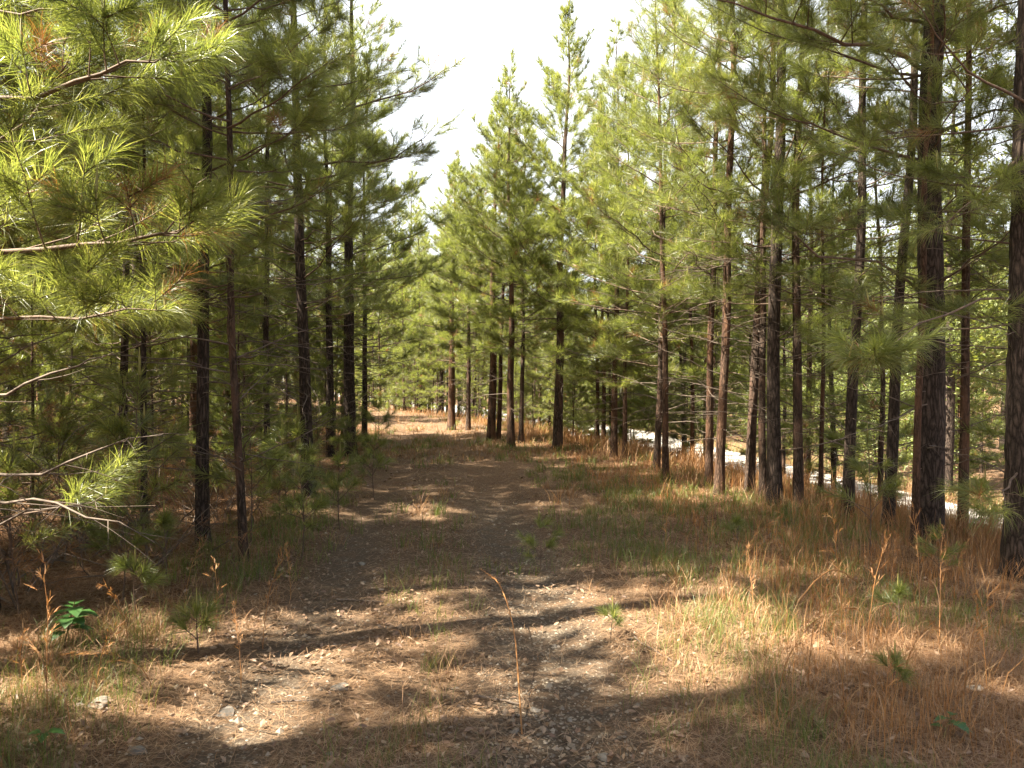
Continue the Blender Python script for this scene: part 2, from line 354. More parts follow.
def pine(seed, H=12.5, r0=.1, cb=3.2, rad=1.9, lean=(0, 0), n=26, L=.17, w=.0055, bent=False, name='pine_tree', loc=(0, 0, 0), rz=0,
         limbs_below=None, bark=None, dead_lo=.7, ndead=18, extra=(), deadp=.03, dens=1., skip=None, S=10, whorl=.5, candles=.35, gapf=.12, rough=.04):
    rng = np.random.default_rng(seed)
    root = empty(name, loc, rz)
    g = Geo(); ax, rr = trunk_geo(g, rng, H, r0, lean, S=S, K=None if S < 16 else int(H*9), rough=rough)
    g.build('trunk', [bark or M_BARK], root)
    live, dead = [], []
    z = cb; phase = rng.uniform(0, 6)
    while z < H*.985:
        t = (z-cb)/(H-cb); nb = rng.integers(3, 6)
        for k in range(nb):
            if rng.random() < gapf: continue
            az = phase+k*2*PI/nb+rng.normal(0, .35)
            Lb = max(.22, rad*(min(1, .55+t*2.2))*(1-t)**.72*rng.uniform(.62, 1.18))
            e = math.radians(np.interp(t, [0, .3, .7, 1], [2, 18, 38, 62])+rng.normal(0, 8))
            zb = z+rng.uniform(-.1, .1)
            if skip and skip(zb, az): continue
            c = ax(zb)
            live.append(make_branch(rng, c+np.array([math.cos(az), math.sin(az), 0])*rr(zb)*.6, az, Lb, e, dens=dens, s0=np.interp(t, [0, .5, 1], [.34, .2, .12])))
        phase += 2.4; z += whorl*np.interp(t, [0, 1], [1.1, .7])*rng.uniform(.75, 1.3)
    top = ax(H)
    live.append(make_branch(rng, ax(H*.95), rng.uniform(0, 6), H*.05+.25, math.radians(86), s0=.1, dens=1.5, curve=0))
    for k in range(ndead):
        zb = rng.uniform(dead_lo, cb+.8); az = rng.uniform(0, 2*PI)
        if skip and skip(zb, az): continue
        c = ax(zb)
        dead.append(make_branch(rng, c+np.array([math.cos(az), math.sin(az), 0])*rr(zb)*.6, az, rng.uniform(.3, 1.0)*min(rad, 1.7)*(.75+.25*zb/cb), math.radians(rng.uniform(-12, 28)), dead=True))
    for pts, rb, isdead, s0 in extra:
        b = make_branch(rng, None, 0, 1, 0, dead=isdead, pts=pts, rb=rb, s0=s0, dens=dens)
        (dead if isdead else live).append(b); b['extra'] = True
        if s0 == .88:                                     # a full tuft of long needles and candles at the end of this limb
            e = b['main'][0][-1]
            for k in range(9):
                d = norm(np.array([math.cos(k*2.4), math.sin(k*2.4), rng.uniform(-.2, 1.1)])); l = rng.uniform(.08, .2)
                b['SA'] += [e+d*.01]*2; b['SB'] += [e+d*l]*2; b['tips'].append(e+d*l); b['secs'].append((np.stack([e, e+d*l*.35, e+d*l*.7, e+d*l]), np.full(4, .003)))
    zc = limbs_below
    rest = [b for b in live+dead if zc is None or (b['z'] > zc and not b.get('extra'))]
    for b in live+dead:
        if zc is None or (b['z'] > zc and not b.get('extra')): continue
        g = Geo(); wood_geo(g, [b], 0, 6)
        lo = g.build('dead_limb' if b['dead'] else 'limb', [M_DEADTWIG if b['dead'] else M_TWIG], root)
        if not b['dead']:
            g = Geo(); needle_geo(g, rng, [b], n, L, w, bent, deadp, candles)
            g.build('foliage', [M_NEEDLE, M_NEEDLE_DEAD, M_CANDLE], lo)
    g = Geo()
    if zc is None: needle_geo(g, rng, [b for b in rest if not b['dead']], n, L, w, bent, deadp, candles)
    else: needle_geo(g, rng, rest, max(14, int(n*.6)), L, w*1.5, False, deadp, candles)
    wood_geo(g, [b for b in rest if not b['dead']], 3, 4)
    wood_geo(g, [b for b in rest if b['dead']], 4, 4)
    g.build('crown', [M_NEEDLE, M_NEEDLE_DEAD, M_CANDLE, M_TWIG, M_DEADTWIG], root)
    return root

def place(px, by, dx=0.):
    """Ground point seen at column px whose foot is at row by."""
    y = depth_of(by); x = (px-512)/F*y
    for _ in range(6):
        h = float(hgt(x, y)); y = (EYE-h)*F/(by-HZ); x = (px-512)/F*y
    return x, y, float(hgt(x, y))
def foot(x, y): return (x, y, float(hgt(x, y))-.02)

# ---- hero pines: column, foot row, trunk width (px), lean of the top (m), look and label
R = 'right edge of the path'
HERO = [
 # px, by, width px, lean, crown base, crown radius, height, bark, label
 (1026, 578, 40, (.1, 0), 2.1, 2.21, 12.0, M_BARK2, 'very thick dark trunked pine cut by the right border of the photo'),
 (928, 545, 29, (.25, .1), 2.4, 2.42, 12.9, M_BARK2, 'big pine with scaly thick trunk on the right bank, the fullest one there'),
 (915, 549, 8, (.25, 0), 3.1, 1.05, 8.6, M_BARKR, 'thin reddish pine hugging the left side of the big scaly trunk'),
 (963, 536, 10, (.2, .2), 2.7, 1.37, 9.5, M_BARKR, 'slim reddish pine standing just right of the big scaly trunk'),
 (888, 529, 12, (.5, 0), 2.3, 1.58, 10.3, M_BARK2, 'dark pine just left of the thin reddish stem and big scaly trunk'),
 (848, 518, 12, (.4, .2), 2.1, 1.68, 10.3, M_BARK2, 'dark straight pine behind the hanging bright needle tuft'),
 (821, 503, 5, (.1, .1), 2.9, 1.05, 7.7, M_BARKR, 'very thin orange brown pine between two dark trunks on the bank'),
 (799, 506, 10, (.05, .2), 2.7, 1.78, 11.2, M_BARK, 'medium straight pine next right of the thick one with pale scarred foot'),
 (775, 505, 15, (.1, .1), 2.6, 2.10, 12.0, M_BARK2, 'thick dark pine with a pale sunlit scar low on its trunk'),
 (764, 498, 8, (-.05, .2), 3.1, 1.26, 9.5, M_BARK, 'thin pine close behind the left side of the thick scarred trunk'),
 (749, 492, 10, (.55, .1), 2.7, 1.68, 10.3, M_BARK, 'pine leaning right, left of the thick trunk with the pale scar'),
 (719, 494, 10, (.35, .1), 2.5, 1.89, 11.2, M_BARKR, 'right stem of the close pair of reddish pines leaning right'),
 (709, 486, 8, (.15, .1), 2.7, 1.68, 10.3, M_BARKR, 'left stem of the close pair of reddish pines'),
 (666, 480, 7, (-.1, .2), 2.1, 1.62, 8.3, M_BARKR, 'sunlit slim pine at the edge of the grass, right of its twin'),
 (656, 470, 7, (.3, .1), 1.7, 1.73, 8.2, M_BARK, 'sunlit slim pine set behind its twin at the grass edge'),
 (625, 458, 5, (.1, .3), 1.5, 1.51, 7.6, M_BARKR, 'thin sunlit pine with bleached twigs beside a taller sunlit stem'),
 (614, 457, 7, (.1, .2), 1.7, 1.84, 8.4, M_BARKR, 'tall sunlit pine with one clean narrow stem in the bright gap'),
 (557, 449, 10, (.25, .2), 2.1, 2.16, 9.7, M_BARK, 'tallest pine of the bright middle stand, its open top against white sky'),
 (521, 443, 5, (.1, .2), 2.3, 1.40, 8.0, M_BARK, 'slim pine in the middle stand right of a thicker dark stem'),
 (511, 447, 8, (-.02, .1), 2.3, 1.73, 8.6, M_BARKR, 'front pine of the middle stand with lit left side of its dark stem'),
 (491, 441, 9, (.15, .2), 2.3, 1.84, 8.4, M_BARKR, 'reddish brown thick pine in the clump where the path bends'),
 (498, 440, 5, (.3, .1), 2.4, 1.40, 7.8, M_BARKR, 'thin pine touching the reddish clump stem where the path bends'),
 (451, 430, 8, (.1, .1), 2.1, 2.05, 8.2, M_BARKR, 'pine by the bend with wide low boughs over the sunny straw'),
 (468, 430, 5, (.05, .1), 1.9, 1.62, 7.6, M_BARK, 'thin pine between the bend pine and the reddish clump'),
 # left edge
 (203, 543, 14, (-.05, .1), 2.6, 1.68, 10.9, M_BARK2, 'dark straight pine trunk in the left stand rising from red needles'),
 (244, 562, 9, (-.35, .1), 2.4, 1.58, 9.2, M_BARK, 'slim pale barked pine leaning left at the front of the left stand'),
 (309, 497, 13, (-.45, .1), 2.4, 2.10, 10.9, M_BARK2, 'dark pine at the left path edge with long limbs reaching the path'),
 (330, 457, 8, (-.1, .1), 2.7, 1.58, 10.1, M_BARK2, 'slim dark pine in shade between two thicker left edge trunks'),
 (350, 456, 13, (.0, .1), 2.5, 2.31, 11.3, M_BARK2, 'thick dark pine at the far end of the left stand'),
 (364, 441, 6, (.05, .1), 1.4, 2.21, 9.2, M_BARK2, 'slender last pine of the left stand with many bare drooping limbs'),
 (121, 516, 9, (.1, .1), 2.0, 1.68, 9.2, M_BARK2, 'dim trunk in deep shade behind the bare grey twigs at left'),
 (268, 480, 7, (-.1, .1), 2.5, 1.47, 9.2, M_BARK2, 'dim trunk seen between the leaning pale pine and the dark edge pine'),
]
hero_xy = []
def hero_extra(i, loc):
    def W(px, py, d): return at(px, py, d)-np.array(loc)
    if i == 0: return [([W(1016, 300, loc[1]), W(985, 300, 6.1), W(930, 318, 5.3), W(868, 362, 4.5)], .013, False, .88),
                       ([W(1016, 160, loc[1]), W(985, 190, 6.0), W(930, 235, 5.6)], .015, False, .3),
                       ([W(1020, 470, loc[1]), W(1004, 490, 5.6), W(1006, 515, 5.1)], .01, False, .45)]
    if i == 1: return [([W(932, 78, 7.8), W(900, 52, 7.4), W(850, 45, 7.0), W(770, 22, 6.7), W(690, -6, 6.5)], .026, False, .35),
                       ([W(930, 30, 7.8), W(880, 8, 7.2), W(820, -20, 6.8)], .02, False, .4),
                       ([W(938, 40, 7.8), W(985, 12, 7.6), W(1040, -4, 7.2)], .022, False, .3),
                       ([W(936, 135, 7.8), W(980, 115, 7.3), W(1035, 105, 7.0)], .02, False, .3),
                       ([W(928, 300, 7.8), W(880, 262, 7.2), W(815, 262, 6.8), W(780, 225, 6.7), W(768, 195, 6.6)], .016, False, .55)]
    if i == 8: return [([W(772, 190, 10.4), W(800, 120, 10.), W(835, 60, 9.6)], .02, False, .5)]
    if i == 26: return [([W(302, 130, 11.), W(250, 90, 10.5), W(205, 40, 10)], .02, False, .4),
                        ([W(306, 140, 11.2), W(350, 108, 10.8), W(400, 96, 10.4), W(445, 72, 10)], .02, False, .35),
                        ([W(306, 160, 11.2), W(355, 165, 10.8), W(400, 160, 10.4), W(440, 125, 10)], .018, False, .35)]
    return []
for i, (px, by, wpx, lean, cb, rad, H, bark, label) in enumerate(HERO):
    x, y, z = place(px, by)
    r0 = wpx*y/F/2*1.02
    near = y < 13
    loc = (x, y, z-.02)
    nd_ = 40 if i >= 24 else (24 if near else 16)
    q = dict(n=78, w=.0026, bent=True, L=.18) if y < 9.5 else (dict(n=58, w=.0036) if y < 13 else dict(n=36, w=.0066, dens=1.25, whorl=.4))
    if i >= 24 and y < 13: q.update(dens=1.35, whorl=.42)
    if 13 <= i < 24: q.update(dens=1.5, n=42); rad *= 1.15
    pine(100+i, H=H, r0=r0, cb=cb, rad=rad, lean=lean, loc=loc, gapf=.30 if i < 8 else .05, limbs_below=(EYE+HZ/F*y+1.2) if near else None, bark=bark,
         ndead=nd_, extra=hero_extra(i, loc), S=(28 if wpx > 24 else 14), rough=.03 if wpx > 24 else .035, **q)
    root = [o for o in COL.objects if o.type == 'EMPTY'][-1]
    tag(root, label, 'pine tree'); hero_xy.append((x, y))

# ---- near pines at the left border, their boughs in the picture
def near_left():
    x, y = -3.55, 4.35; loc = foot(x, y)
    def W(px, py, d): return at(px, py, d)-np.array(loc)
    ex = [([W(-150, 130, 4.3), W(0, 105, 4.0), W(80, 95, 3.8), W(130, 65, 3.7), W(175, 52, 3.6)], .016, False, .3),
          ([W(-150, 260, 4.3), W(0, 250, 3.9), W(90, 244, 3.7), W(150, 235, 3.6), W(205, 222, 3.5)], .018, False, .25),
          ([W(-140, 175, 4.3), W(0, 150, 4.1), W(60, 90, 4.0), W(75, 40, 4.0)], .013, False, .35),
          ([W(-140, 330, 4.3), W(0, 320, 4.1), W(90, 320, 3.9), W(160, 305, 3.8)], .014, False, .25),
          ([W(-140, 20, 4.3), W(0, 15, 4.1), W(90, 10, 4.0)], .014, False, .3),
          ([W(-120, 420, 4.2), W(0, 395, 4.0), W(60, 370, 3.8), W(120, 352, 3.7)], .012, True, .2),
          ([W(-120, 450, 4.2), W(0, 480, 3.9), W(80, 458, 3.7), W(160, 435, 3.6)], .012, True, .2),
          ([W(-120, 500, 4.2), W(0, 495, 3.7), W(60, 500, 3.5), W(160, 540, 3.35)], .011, True, .2),
          ([W(-120, 560, 4.1), W(0, 520, 3.9), W(50, 510, 3.8), W(110, 500, 3.7)], .009, True, .2),
          ([W(-140, 540, 4.3), W(0, 520, 4.2), W(60, 505, 4.1), W(85, 500, 4.1)], .009, False, .7)]
    def skip(z, az): return z < 6.2 and math.cos(az) > .25 and math.sin(az) < .5   # boughs given above take this side
    return pine(11, H=5.6, r0=.055, cb=.8, rad=1.9, loc=loc, n=100, w=.0024, bent=True, L=.18, limbs_below=5.2, bark=M_BARK, ndead=14, extra=ex,
                deadp=.06, dens=1.15, skip=skip, candles=.5, S=12)
tag(near_left(), 'bright green young pine at the left border with long boughs reaching into the sun', 'pine tree'); hero_xy.append((-3.55, 4.35))
for k, (x, y, H, r0, cb, rad, lab) in enumerate([
    (-4.35, 5.7, 8.5, .055, .9, 2.1, 'young pine at left with low yellowish boughs behind the sunlit border bough'),
    (-4.75, 7.1, 10, .07, .9, 1.7, 'pine with rust brown dead needles low on it, deeper at left'),
    (-3.5, 7.5, 5.6, .035, .8, 1.35, 'slim bushy young pine left of the dark straight trunk with red needles below')]):
    o = pine(30+k, H=H, r0=r0, cb=cb, rad=rad, loc=foot(x, y), n=70, w=.0027, bent=True, limbs_below=6.5, bark=M_BARK2 if k else M_BARK, ndead=26, deadp=(.10, .38, .10)[k], candles=.4)
    tag(o, lab, 'pine tree'); hero_xy.append((x, y))

# ---- background pines: a few kinds, copied
VAR = []
for k, (H, r0, cb, rad) in enumerate([(9.4, .085, 2.3, 1.8), (8.6, .065, 2.0, 1.6), (10, .1, 2.6, 2.0), (7.8, .05, 1.7, 1.4), (9, .075, 2.1, 1.9), (8.2, .06, 1.3, 1.8)]):
    VAR.append(pine(500+k, H=H, r0=r0, cb=cb, rad=rad, lean=((-.2, .15, .3, -.1, .2, 0)[k], .1), n=34, w=.0078, bark=(M_BARK, M_BARKR, M_BARK2)[k % 3], ndead=20, S=8, candles=.3, dens=1.2, whorl=.4, gapf=.08))
VAR.append(pine(506, H=19, r0=.15, cb=8.3, rad=2.7, n=34, w=.0078, bark=M_BARK2, ndead=8, S=10, dens=1.3, whorl=.4, gapf=.05, dead_lo=4.))  # high-crowned kind, shaped to cast shade from above the view
VAR.append(pine(507, H=7, r0=.05, cb=.45, rad=1.75, n=36, w=.0085, bark=M_BARK, ndead=6, S=8, dens=1.3, whorl=.36, gapf=.05))
used = set()
rngB = np.random.default_rng(77)
def put(k, x, y, label, group, s=1.):
    o = VAR[k] if k not in used else copy_tree(VAR[k]); used.add(k)
    o.location = foot(x, y); o.rotation_euler = (rngB.normal(0, .02), rngB.normal(0, .02), rngB.uniform(0, 6.28)); s *= rngB.uniform(.85, 1.15); o.scale = (s, s, s*rngB.uniform(.94, 1.08))
    tag(o, label, 'pine tree', group)
def scatter(n, xr, yr, ok, mind, tries=6000):
    out = []
    for _ in range(tries):
        if len(out) >= n: break
        x, y = rngB.uniform(*xr), rngB.uniform(*yr)
        if not ok(x, y): continue
        if all((x-a)**2+(y-b)**2 > mind**2 for a, b in out) and all((x-a)**2+(y-b)**2 > (mind*.8)**2 for a, b in hero_xy): out.append((x, y))
    return out
def inview(x, y, m=1.5): return y > 1 and abs(x) < .66*y+m
for x, y in scatter(72, (-26, -2), (6, 44), lambda x, y: x < left_edge(y)-.6 and inview(x, y) and x > left_edge(y)-11 and not (20.3 < y < 26 and x > left_edge(y)-7), 1.12):
    put(rngB.integers(6), x, y, 'dim pine inside the shaded stand left of the path, behind its front trunks', 'pines inside the shaded left stand')
for x, y in scatter(42, (-24, 6), (17, 60), lambda x, y: crest(y)+.3 < x < road_far(y)-RW-.3 and inview(x, y), 1.3):
    put(rngB.integers(6), x, y, 'sunlit pine in the bright middle stand, behind its front stems', 'pines in the sunlit middle stand')
for x, y, s_ in [(-2.6, 33.5, 1.15), (-3.3, 36, 1.2), (-4.4, 38, 1.2), (-5.6, 42, 1.2), (-1.6, 31, 1.05)]:
    put(2, x, y, 'tall pine at the far end of the bend, closing the gap of sky', 'tall pines closing the bend', s_)
for x, y, s_ in [(-5.0, 36.5, 1.), (-4.3, 35, .8), (-6.4, 38.6, 1.1), (-3.2, 33.4, .8), (-7.4, 42, 1.2), (-5.6, 41, 1.2), (-8.2, 45, 1.3), (-6.6, 46, 1.3), (-9.6, 48, 1.3)]:
    put(7, x, y, 'dense low pine closing the view where the path turns left', 'dense pines at the turn of the path', s_)
for x, y in scatter(12, (-4, 4), (14, 30), lambda x, y: crest(y)+.25 < x < crest(y)+3 and inview(x, y), .8):
    put(7, x, y, 'small pale green pine at the foot of the sunlit middle stand', 'small pines at the foot of the middle stand', .42)
for x, y in scatter(25, (-9, -3), (6, 20), lambda x, y: left_edge(y)-4.5 < x < left_edge(y)-.5 and inview(x, y, 0), .85):
    put(7, x, y, 'small bushy pine filling the shade between the left trunks', 'small bushy pines between the left trunks', .48)
for x, y in scatter(20, (-22, 5), (20, 56), lambda x, y: crest(y)+.8 < x < road_far(y)-RW-.2 and inview(x, y), 1.0):
    put(7, x, y, 'low bushy young pine in the sunlit middle stand, boughs down to the grass', 'bushy young pines in the middle stand', .8)
for x, y in scatter(14, (-14, 22), (13, 60), lambda x, y: road_far(y)+.8 < x < road_far(y)+7 and inview(x, y), 1.3):
    put(7, x, y, 'low bushy young pine on the far side of the white road', 'bushy young pines across the road', .8)
for x, y in scatter(16, (-22, -3), (8, 42), lambda x, y: left_edge(y)-13 < x < left_edge(y)-2 and inview(x, y), 1.1):
    put(7, x, y, 'low bushy young pine in the shaded stand left of the path', 'bushy young pines in the left stand', .62)
for x, y in scatter(19, (0, 9), (7, 24), lambda x, y: crest(y)+.1 < x < road_far(y)-RW+.2 and inview(x, y), .85):
    put(rngB.choice([1, 3, 5]), x, y, 'thin pine on the slope down to the white road, behind the bank trunks', 'thin pines on the road slope', .85)
for x, y in scatter(26, (-20, 34), (12, 62), lambda x, y: road_far(y)+1.2 < x < road_far(y)+17 and inview(x, y), 1.9):
    put(rngB.integers(6), x, y, 'pine on the far side of the white gravel road', 'pines across the white road', .88)
# trees at the left beside and just behind the photographer: they shade the path
SHADE = [(-3.0, 3.0, 6), (-3.5, 4.0, 6), (-3.3, 1.3, 6), (-4.7, .6, 6), (-6.3, .2, 6), (-7.8, -.2, 6), (-3.9, -.4, 6), (-4.9, 5.3, 6), (-3.6, 5.25, 6), (-4.9, 6.9, 6), (-3.8, 1.8, 7), (-3.6, .5, 3), (-2.9, -.6, 5), (-5.0, -3.4, 2), (-2.8, -1.8, 0), (-7.4, 5.6, 2), (-6.0, -1.2, 4), (-7.2, -2.0, 0), (-8., 6., 2), (-9, 4.6, 4)]
for x, y, k in SHADE:
    put(k, x, y, 'pine beside the photographer on the left, outside the photo', 'pines beside the photographer', 1. if k in (3, 6, 7) else 1.3)

for x, y in scatter(34, (-24, -4), (5, 30), lambda x, y: x < left_edge(y)-.6 and -(.66*y+9) < x < -(.66*y+1.5), 1.35):
    put(rngB.integers(6), x, y, 'pine deeper in the left stand, beyond the left border of the photo', 'pines beyond the left border')
for x, y, s_ in [(-2.95, 2.45, .56), (-4.1, 2.8, .58), (-2.6, 1.3, .7)]:
    put(7, x, y, 'low bushy pine beside the photographer on the left, outside the photo', 'bushy pines beside the photographer', s_)
for x, y in [(-8.0, 9.2), (-9.6, 12.4), (-7.3, 10.8), (-10.5, 16.5)]:  # added so that their high crowns darken the left stand
    put(6, x, y, 'taller pine with an unseen high crown, added to shade the left stand', 'tall pines added to shade the left stand', .92)
# distant wood closing the view
def far_wood():
    rng = np.random.default_rng(5); g = Geo()
    protos = []
    for k in range(3):
        r = np.random.default_rng(900+k); H = 10.
        brs = []
        z = 1.0
        while z < H*.98:
            t = (z-1)/(H-1)
            for q in range(4):
                az = r.uniform(0, 6.28); L = max(.3, 2.3*(1-t)**.7*r.uniform(.6, 1.2))
                e = math.radians(np.interp(t, [0, 1], [5, 60])); hd = np.array([math.cos(az)*math.cos(e), math.sin(az)*math.cos(e), math.sin(e)])
                for s in np.arange(.35, 1.01, .13): brs.append((np.array([0, 0, z])+hd*L*s+r.normal(0, .13*L, 3)))
            z += .5
        brs = np.array(brs)
        gg = Geo(); add_needles(gg, r, brs, brs+norm(r.normal(size=brs.shape)+np.array([0, 0, .7]))*.3, 9, .27, .022, 0)
        t = np.linspace(0, 1, 8); add_tubes(gg, np.stack([t*.2, t*0, t*H], -1), .09*(1-t)+.01, 6, 1)
        protos.append(gg)
    pts = []
    for _ in range(30000):
        if len(pts) > 330: break
        y = rng.uniform(14, 110); x = rng.uniform(-80, 80)
        if abs(x) > .68*y+3: continue
        u = x-path_c(y)
        inroad = road_far(y)-RW-.7 < x < road_far(y)+1
        if inroad or abs(u) < 2.2: continue
        if left_edge(y)-11 < x < left_edge(y)+1 and y < 44: continue
        if y < 40 and x > left_edge(y)-11 and x < road_far(y)+16: continue
        if min([(x-a)**2+(y-b)**2 for a, b in pts] or [9]) < 2.2**2: continue
        pts.append((x, y))
    for x, y in pts:
        p = protos[rng.integers(3)]; a = rng.uniform(0, 6.28); s = rng.uniform(.75, 1.2)
        Rz = np.array([[math.cos(a), -math.sin(a), 0], [math.sin(a), math.cos(a), 0], [0, 0, 1]])
        off = g.n
        V = np.concatenate(p.v)@Rz.T*s+np.array([x, y, float(hgt(x, y))-.1])
        g.v.append(V); g.n += len(V)
        for f, m, sm in p.f: g.f.append((f+off, m, sm))
    tag(g.build('distant_wood', [M_NEEDLE, M_BARK]), kind='stuff')
far_wood()

# ------------------------------------------------------------------ broadleaf trees across the road
def leaves(g, rng, Cn, n, spread, size, mat=0):
    P = np.repeat(Cn, n, 0)+rng.normal(0, spread, (len(Cn)*n, 3)); M = len(P)
    nrm = norm(rng.normal(size=(M, 3))+np.array([0, 0, .9])); a = norm(np.cross(nrm, rng.normal(size=(M, 3)))); b = np.cross(nrm, a)
    s = size*rng.uniform(.6, 1.3, (M, 1))
    V = np.stack([P-a*s*.55, P+b*s*.3-nrm*s*.06, P+a*s*.55, P-b*s*.3-nrm*s*.06], 1)
    g.add(V, np.arange(M)[:, None]*4+np.array([[0, 1, 2, 3]]), mat)
def broadleaf(seed, H, rad, cb, name='broadleaf_tree', n=26, size=.095):
    rng = np.random.default_rng(seed); root = empty(name, (0, 0, 0))
    g = Geo(); ax, rr = trunk_geo(g, rng, H, .05+.008*H, (rng.uniform(-.5, .5), rng.uniform(-.3, .3)), S=9)
    ms, cen = [], []
    for k in range(34):
        z = rng.uniform(cb, H*.95); t = (z-cb)/(H-cb); az = rng.uniform(0, 6.28); L = rad*(1-.7*t*t)*rng.uniform(.5, 1.1)*(.55+.45*min(1, t*3))
        e = math.radians(rng.uniform(10, 50)); s = np.linspace(0, 1, 9)[:, None]
        hd = np.array([math.cos(az)*math.cos(e), math.sin(az)*math.cos(e), math.sin(e)])
        P = ax(z)+hd*L*s+np.array([0, 0, -.15])*L*s*s+rng.normal(0, .03*L, (9, 3))*s
        ms.append((P, (.006+.009*L)*(1-.8*s[:, 0])))
        for q in range(9):
            i = rng.integers(3, 9); cen.append(P[i]+rng.normal(0, .16*L, 3))
    add_tubes(g, np.stack([m[0] for m in ms]), np.stack([m[1] for m in ms]), 4, 0)
    g.build('trunk', [M_BARK2], root)
    g = Geo(); leaves(g, rng, np.array(cen), n, .30, size); g.build('crown', [M_LEAF], root)
    return root
BV = [broadleaf(700, 10, 2.6, 2.2), broadleaf(701, 8.5, 2.3, 1.6), broadleaf(702, 3.2, 1.4, .3, 'leafy_shrub', n=15, size=.07)]
usedb = set()
def putb(k, x, y, label, group, cat, s=1.):
    o = BV[k] if k not in usedb else copy_tree(BV[k]); usedb.add(k)
    o.location = foot(x, y); o.rotation_euler = (0, 0, rngB.uniform(0, 6.28)); s *= rngB.uniform(.85, 1.15); o.scale = (s, s, s)
    tag(o, label, cat, group)
for x, y in scatter(16, (3, 26), (15, 46), lambda x, y: road_far(y)+.6 < x < road_far(y)+9 and inview(x, y, 0), 2.2):
    putb(rngB.integers(2), x, y, 'yellow green broadleaf tree glowing in the sun beyond the white road', 'broadleaf trees beyond the road', 'broadleaf tree')
for x, y in scatter(44, (-12, 20), (12, 66), lambda x, y: road_far(y)+.3 < x < road_far(y)+4.5 and inview(x, y, 0), 1.3):
    putb(2, x, y, 'bright low leafy shrub on the far verge of the white road', 'shrubs on the far road verge', 'shrub', .9)
for x, y in [(-12, 26), (-15, 31), (-9.5, 30)]:
    putb(0, x, y, 'yellow green broadleaf tree glimpsed among the dark pines of the left stand', 'broadleaf trees in the left stand', 'broadleaf tree')

# ------------------------------------------------------------------ ground cover (nobody could count it)
rg = np.random.default_rng(42)
def sample(n, ymin, ymax, dens, p=1.3):
    """Points in view, thinning with distance, kept with probability dens(x, y)."""
    out = []
    tot = 0
    while tot < n:
        m = 40000
        u = rg.random(m); a = 1-p if p != 1 else 1e-6
        y = (ymin**a+(ymax**a-ymin**a)*u)**(1/a)
        x = (rg.random(m)*2-1)*(.67*y+.5)
        k = rg.random(m) < dens(x, y)
        out.append(np.stack([x[k], y[k]], -1)); tot += k.sum()
    return np.concatenate(out)[:n]
def patch(x, y, f, s): return .5+.5*np.sin(f*x+s)*np.sin(f*.83*y+1.7*s+.6*np.sin(x*f*.6))
def blades(g, xy, per, hlo, hhi, w0, spread, bend, mat):
    N = len(xy)*per; c = np.repeat(xy, per, 0)
    far = np.clip(c[:, 1]/5., .8, 3.2)
    p = c+rg.normal(0, 1, (N, 2))*spread
    hs = np.repeat(rg.uniform(.6, 1.25, len(xy)), per)
    h = rg.uniform(hlo, hhi, N)*hs; az = rg.uniform(0, 2*PI, N); be = rg.uniform(.15, 1., N)*bend
    z0 = hgt(p[:, 0], p[:, 1])-.01
    t = np.array([0, .4, .75, 1.])
    dx = be[:, None]*h[:, None]*t**2; zz = h[:, None]*(t-.35*be[:, None]*t**2.5)
    px = p[:, :1]+np.cos(az)[:, None]*dx; py = p[:, 1:]+np.sin(az)[:, None]*dx; pz = z0[:, None]+zz
    wa = az+PI/2+rg.normal(0, .6, N); wd = (w0*far*rg.uniform(.6, 1.3, N))[:, None]*np.array([1, .85, .55])/2
    L = np.stack([px[:, :3]-np.cos(wa)[:, None]*wd, py[:, :3]-np.sin(wa)[:, None]*wd, pz[:, :3]], -1)
    Rr = np.stack([px[:, :3]+np.cos(wa)[:, None]*wd, py[:, :3]+np.sin(wa)[:, None]*wd, pz[:, :3]], -1)
    T = np.stack([px[:, 3:], py[:, 3:], pz[:, 3:]], -1)
    V = np.concatenate([L, Rr, T], 1)
    i = np.arange(N)[:, None]*7
    g.add(V, [np.concatenate([i+np.array([[0, 3, 4, 1]]), i+np.array([[1, 4, 5, 2]])]), i+np.array([[2, 5, 6]])], mat)
def zone(x, y):
    u = x-path_c(y); far = sstep((y-12)/8)
    tr = np.exp(-((u-.75)/.4)**2)+np.exp(-((u+.75)/.45)**2)
    right = sstep((u-.9)/1.2)*(x < crest(y)+.8)
    left = np.exp(-((x-left_edge(y)-.35)/.55)**2)*.9
    midd = .28*np.exp(-(u/.45)**2)
    return np.clip(np.maximum(right, np.maximum(left, midd))-.35*np.clip(tr, 0, 1)*(1-far*.6)+.04+.25*far*(np.abs(u) < 3), .0, 1)
def tracks(x, y):
    u = x-path_c(y); return np.clip(np.exp(-((u-.75)/.36)**2)+.8*np.exp(-((u+.75)/.32)**2), 0, 1)
def crestfade(x, y): return x < crest(y)+.9
g = Geo()
blades(g, sample(1250, 2.7, 30, lambda x, y: crestfade(x, y)*zone(x, y)*(patch(x, y, 1.9, .7) > .42)*.8), 20, .05, .22, .0032, .05, .8, 0)
blades(g, sample(500, 6, 32, lambda x, y: crestfade(x, y)*(zone(x, y)*.8+.15)*(x > left_edge(y)-.3)*(patch(x, y, .8, 2.2) > .4)), 22, .07, .25, .0034, .07, .8, 0)
blades(g, sample(600, 9, 60, lambda x, y: np.exp(-((x-road_far(y)-.5)/.6)**2)+.6*np.exp(-((x-road_far(y)+RW)/.5)**2), p=1.0001), 16, .08, .4, .003, .16, .7, 0)
tag(g.build('green_grass', [M_GRASS]), kind='stuff')
g = Geo()
blades(g, sample(1000, 2.7, 32, lambda x, y: crestfade(x, y)*zone(x, y)*(.25+.75*(patch(x, y, 1.3, 2.9) > .4))), 19, .05, .24, .003, .045, 1.35, 0)
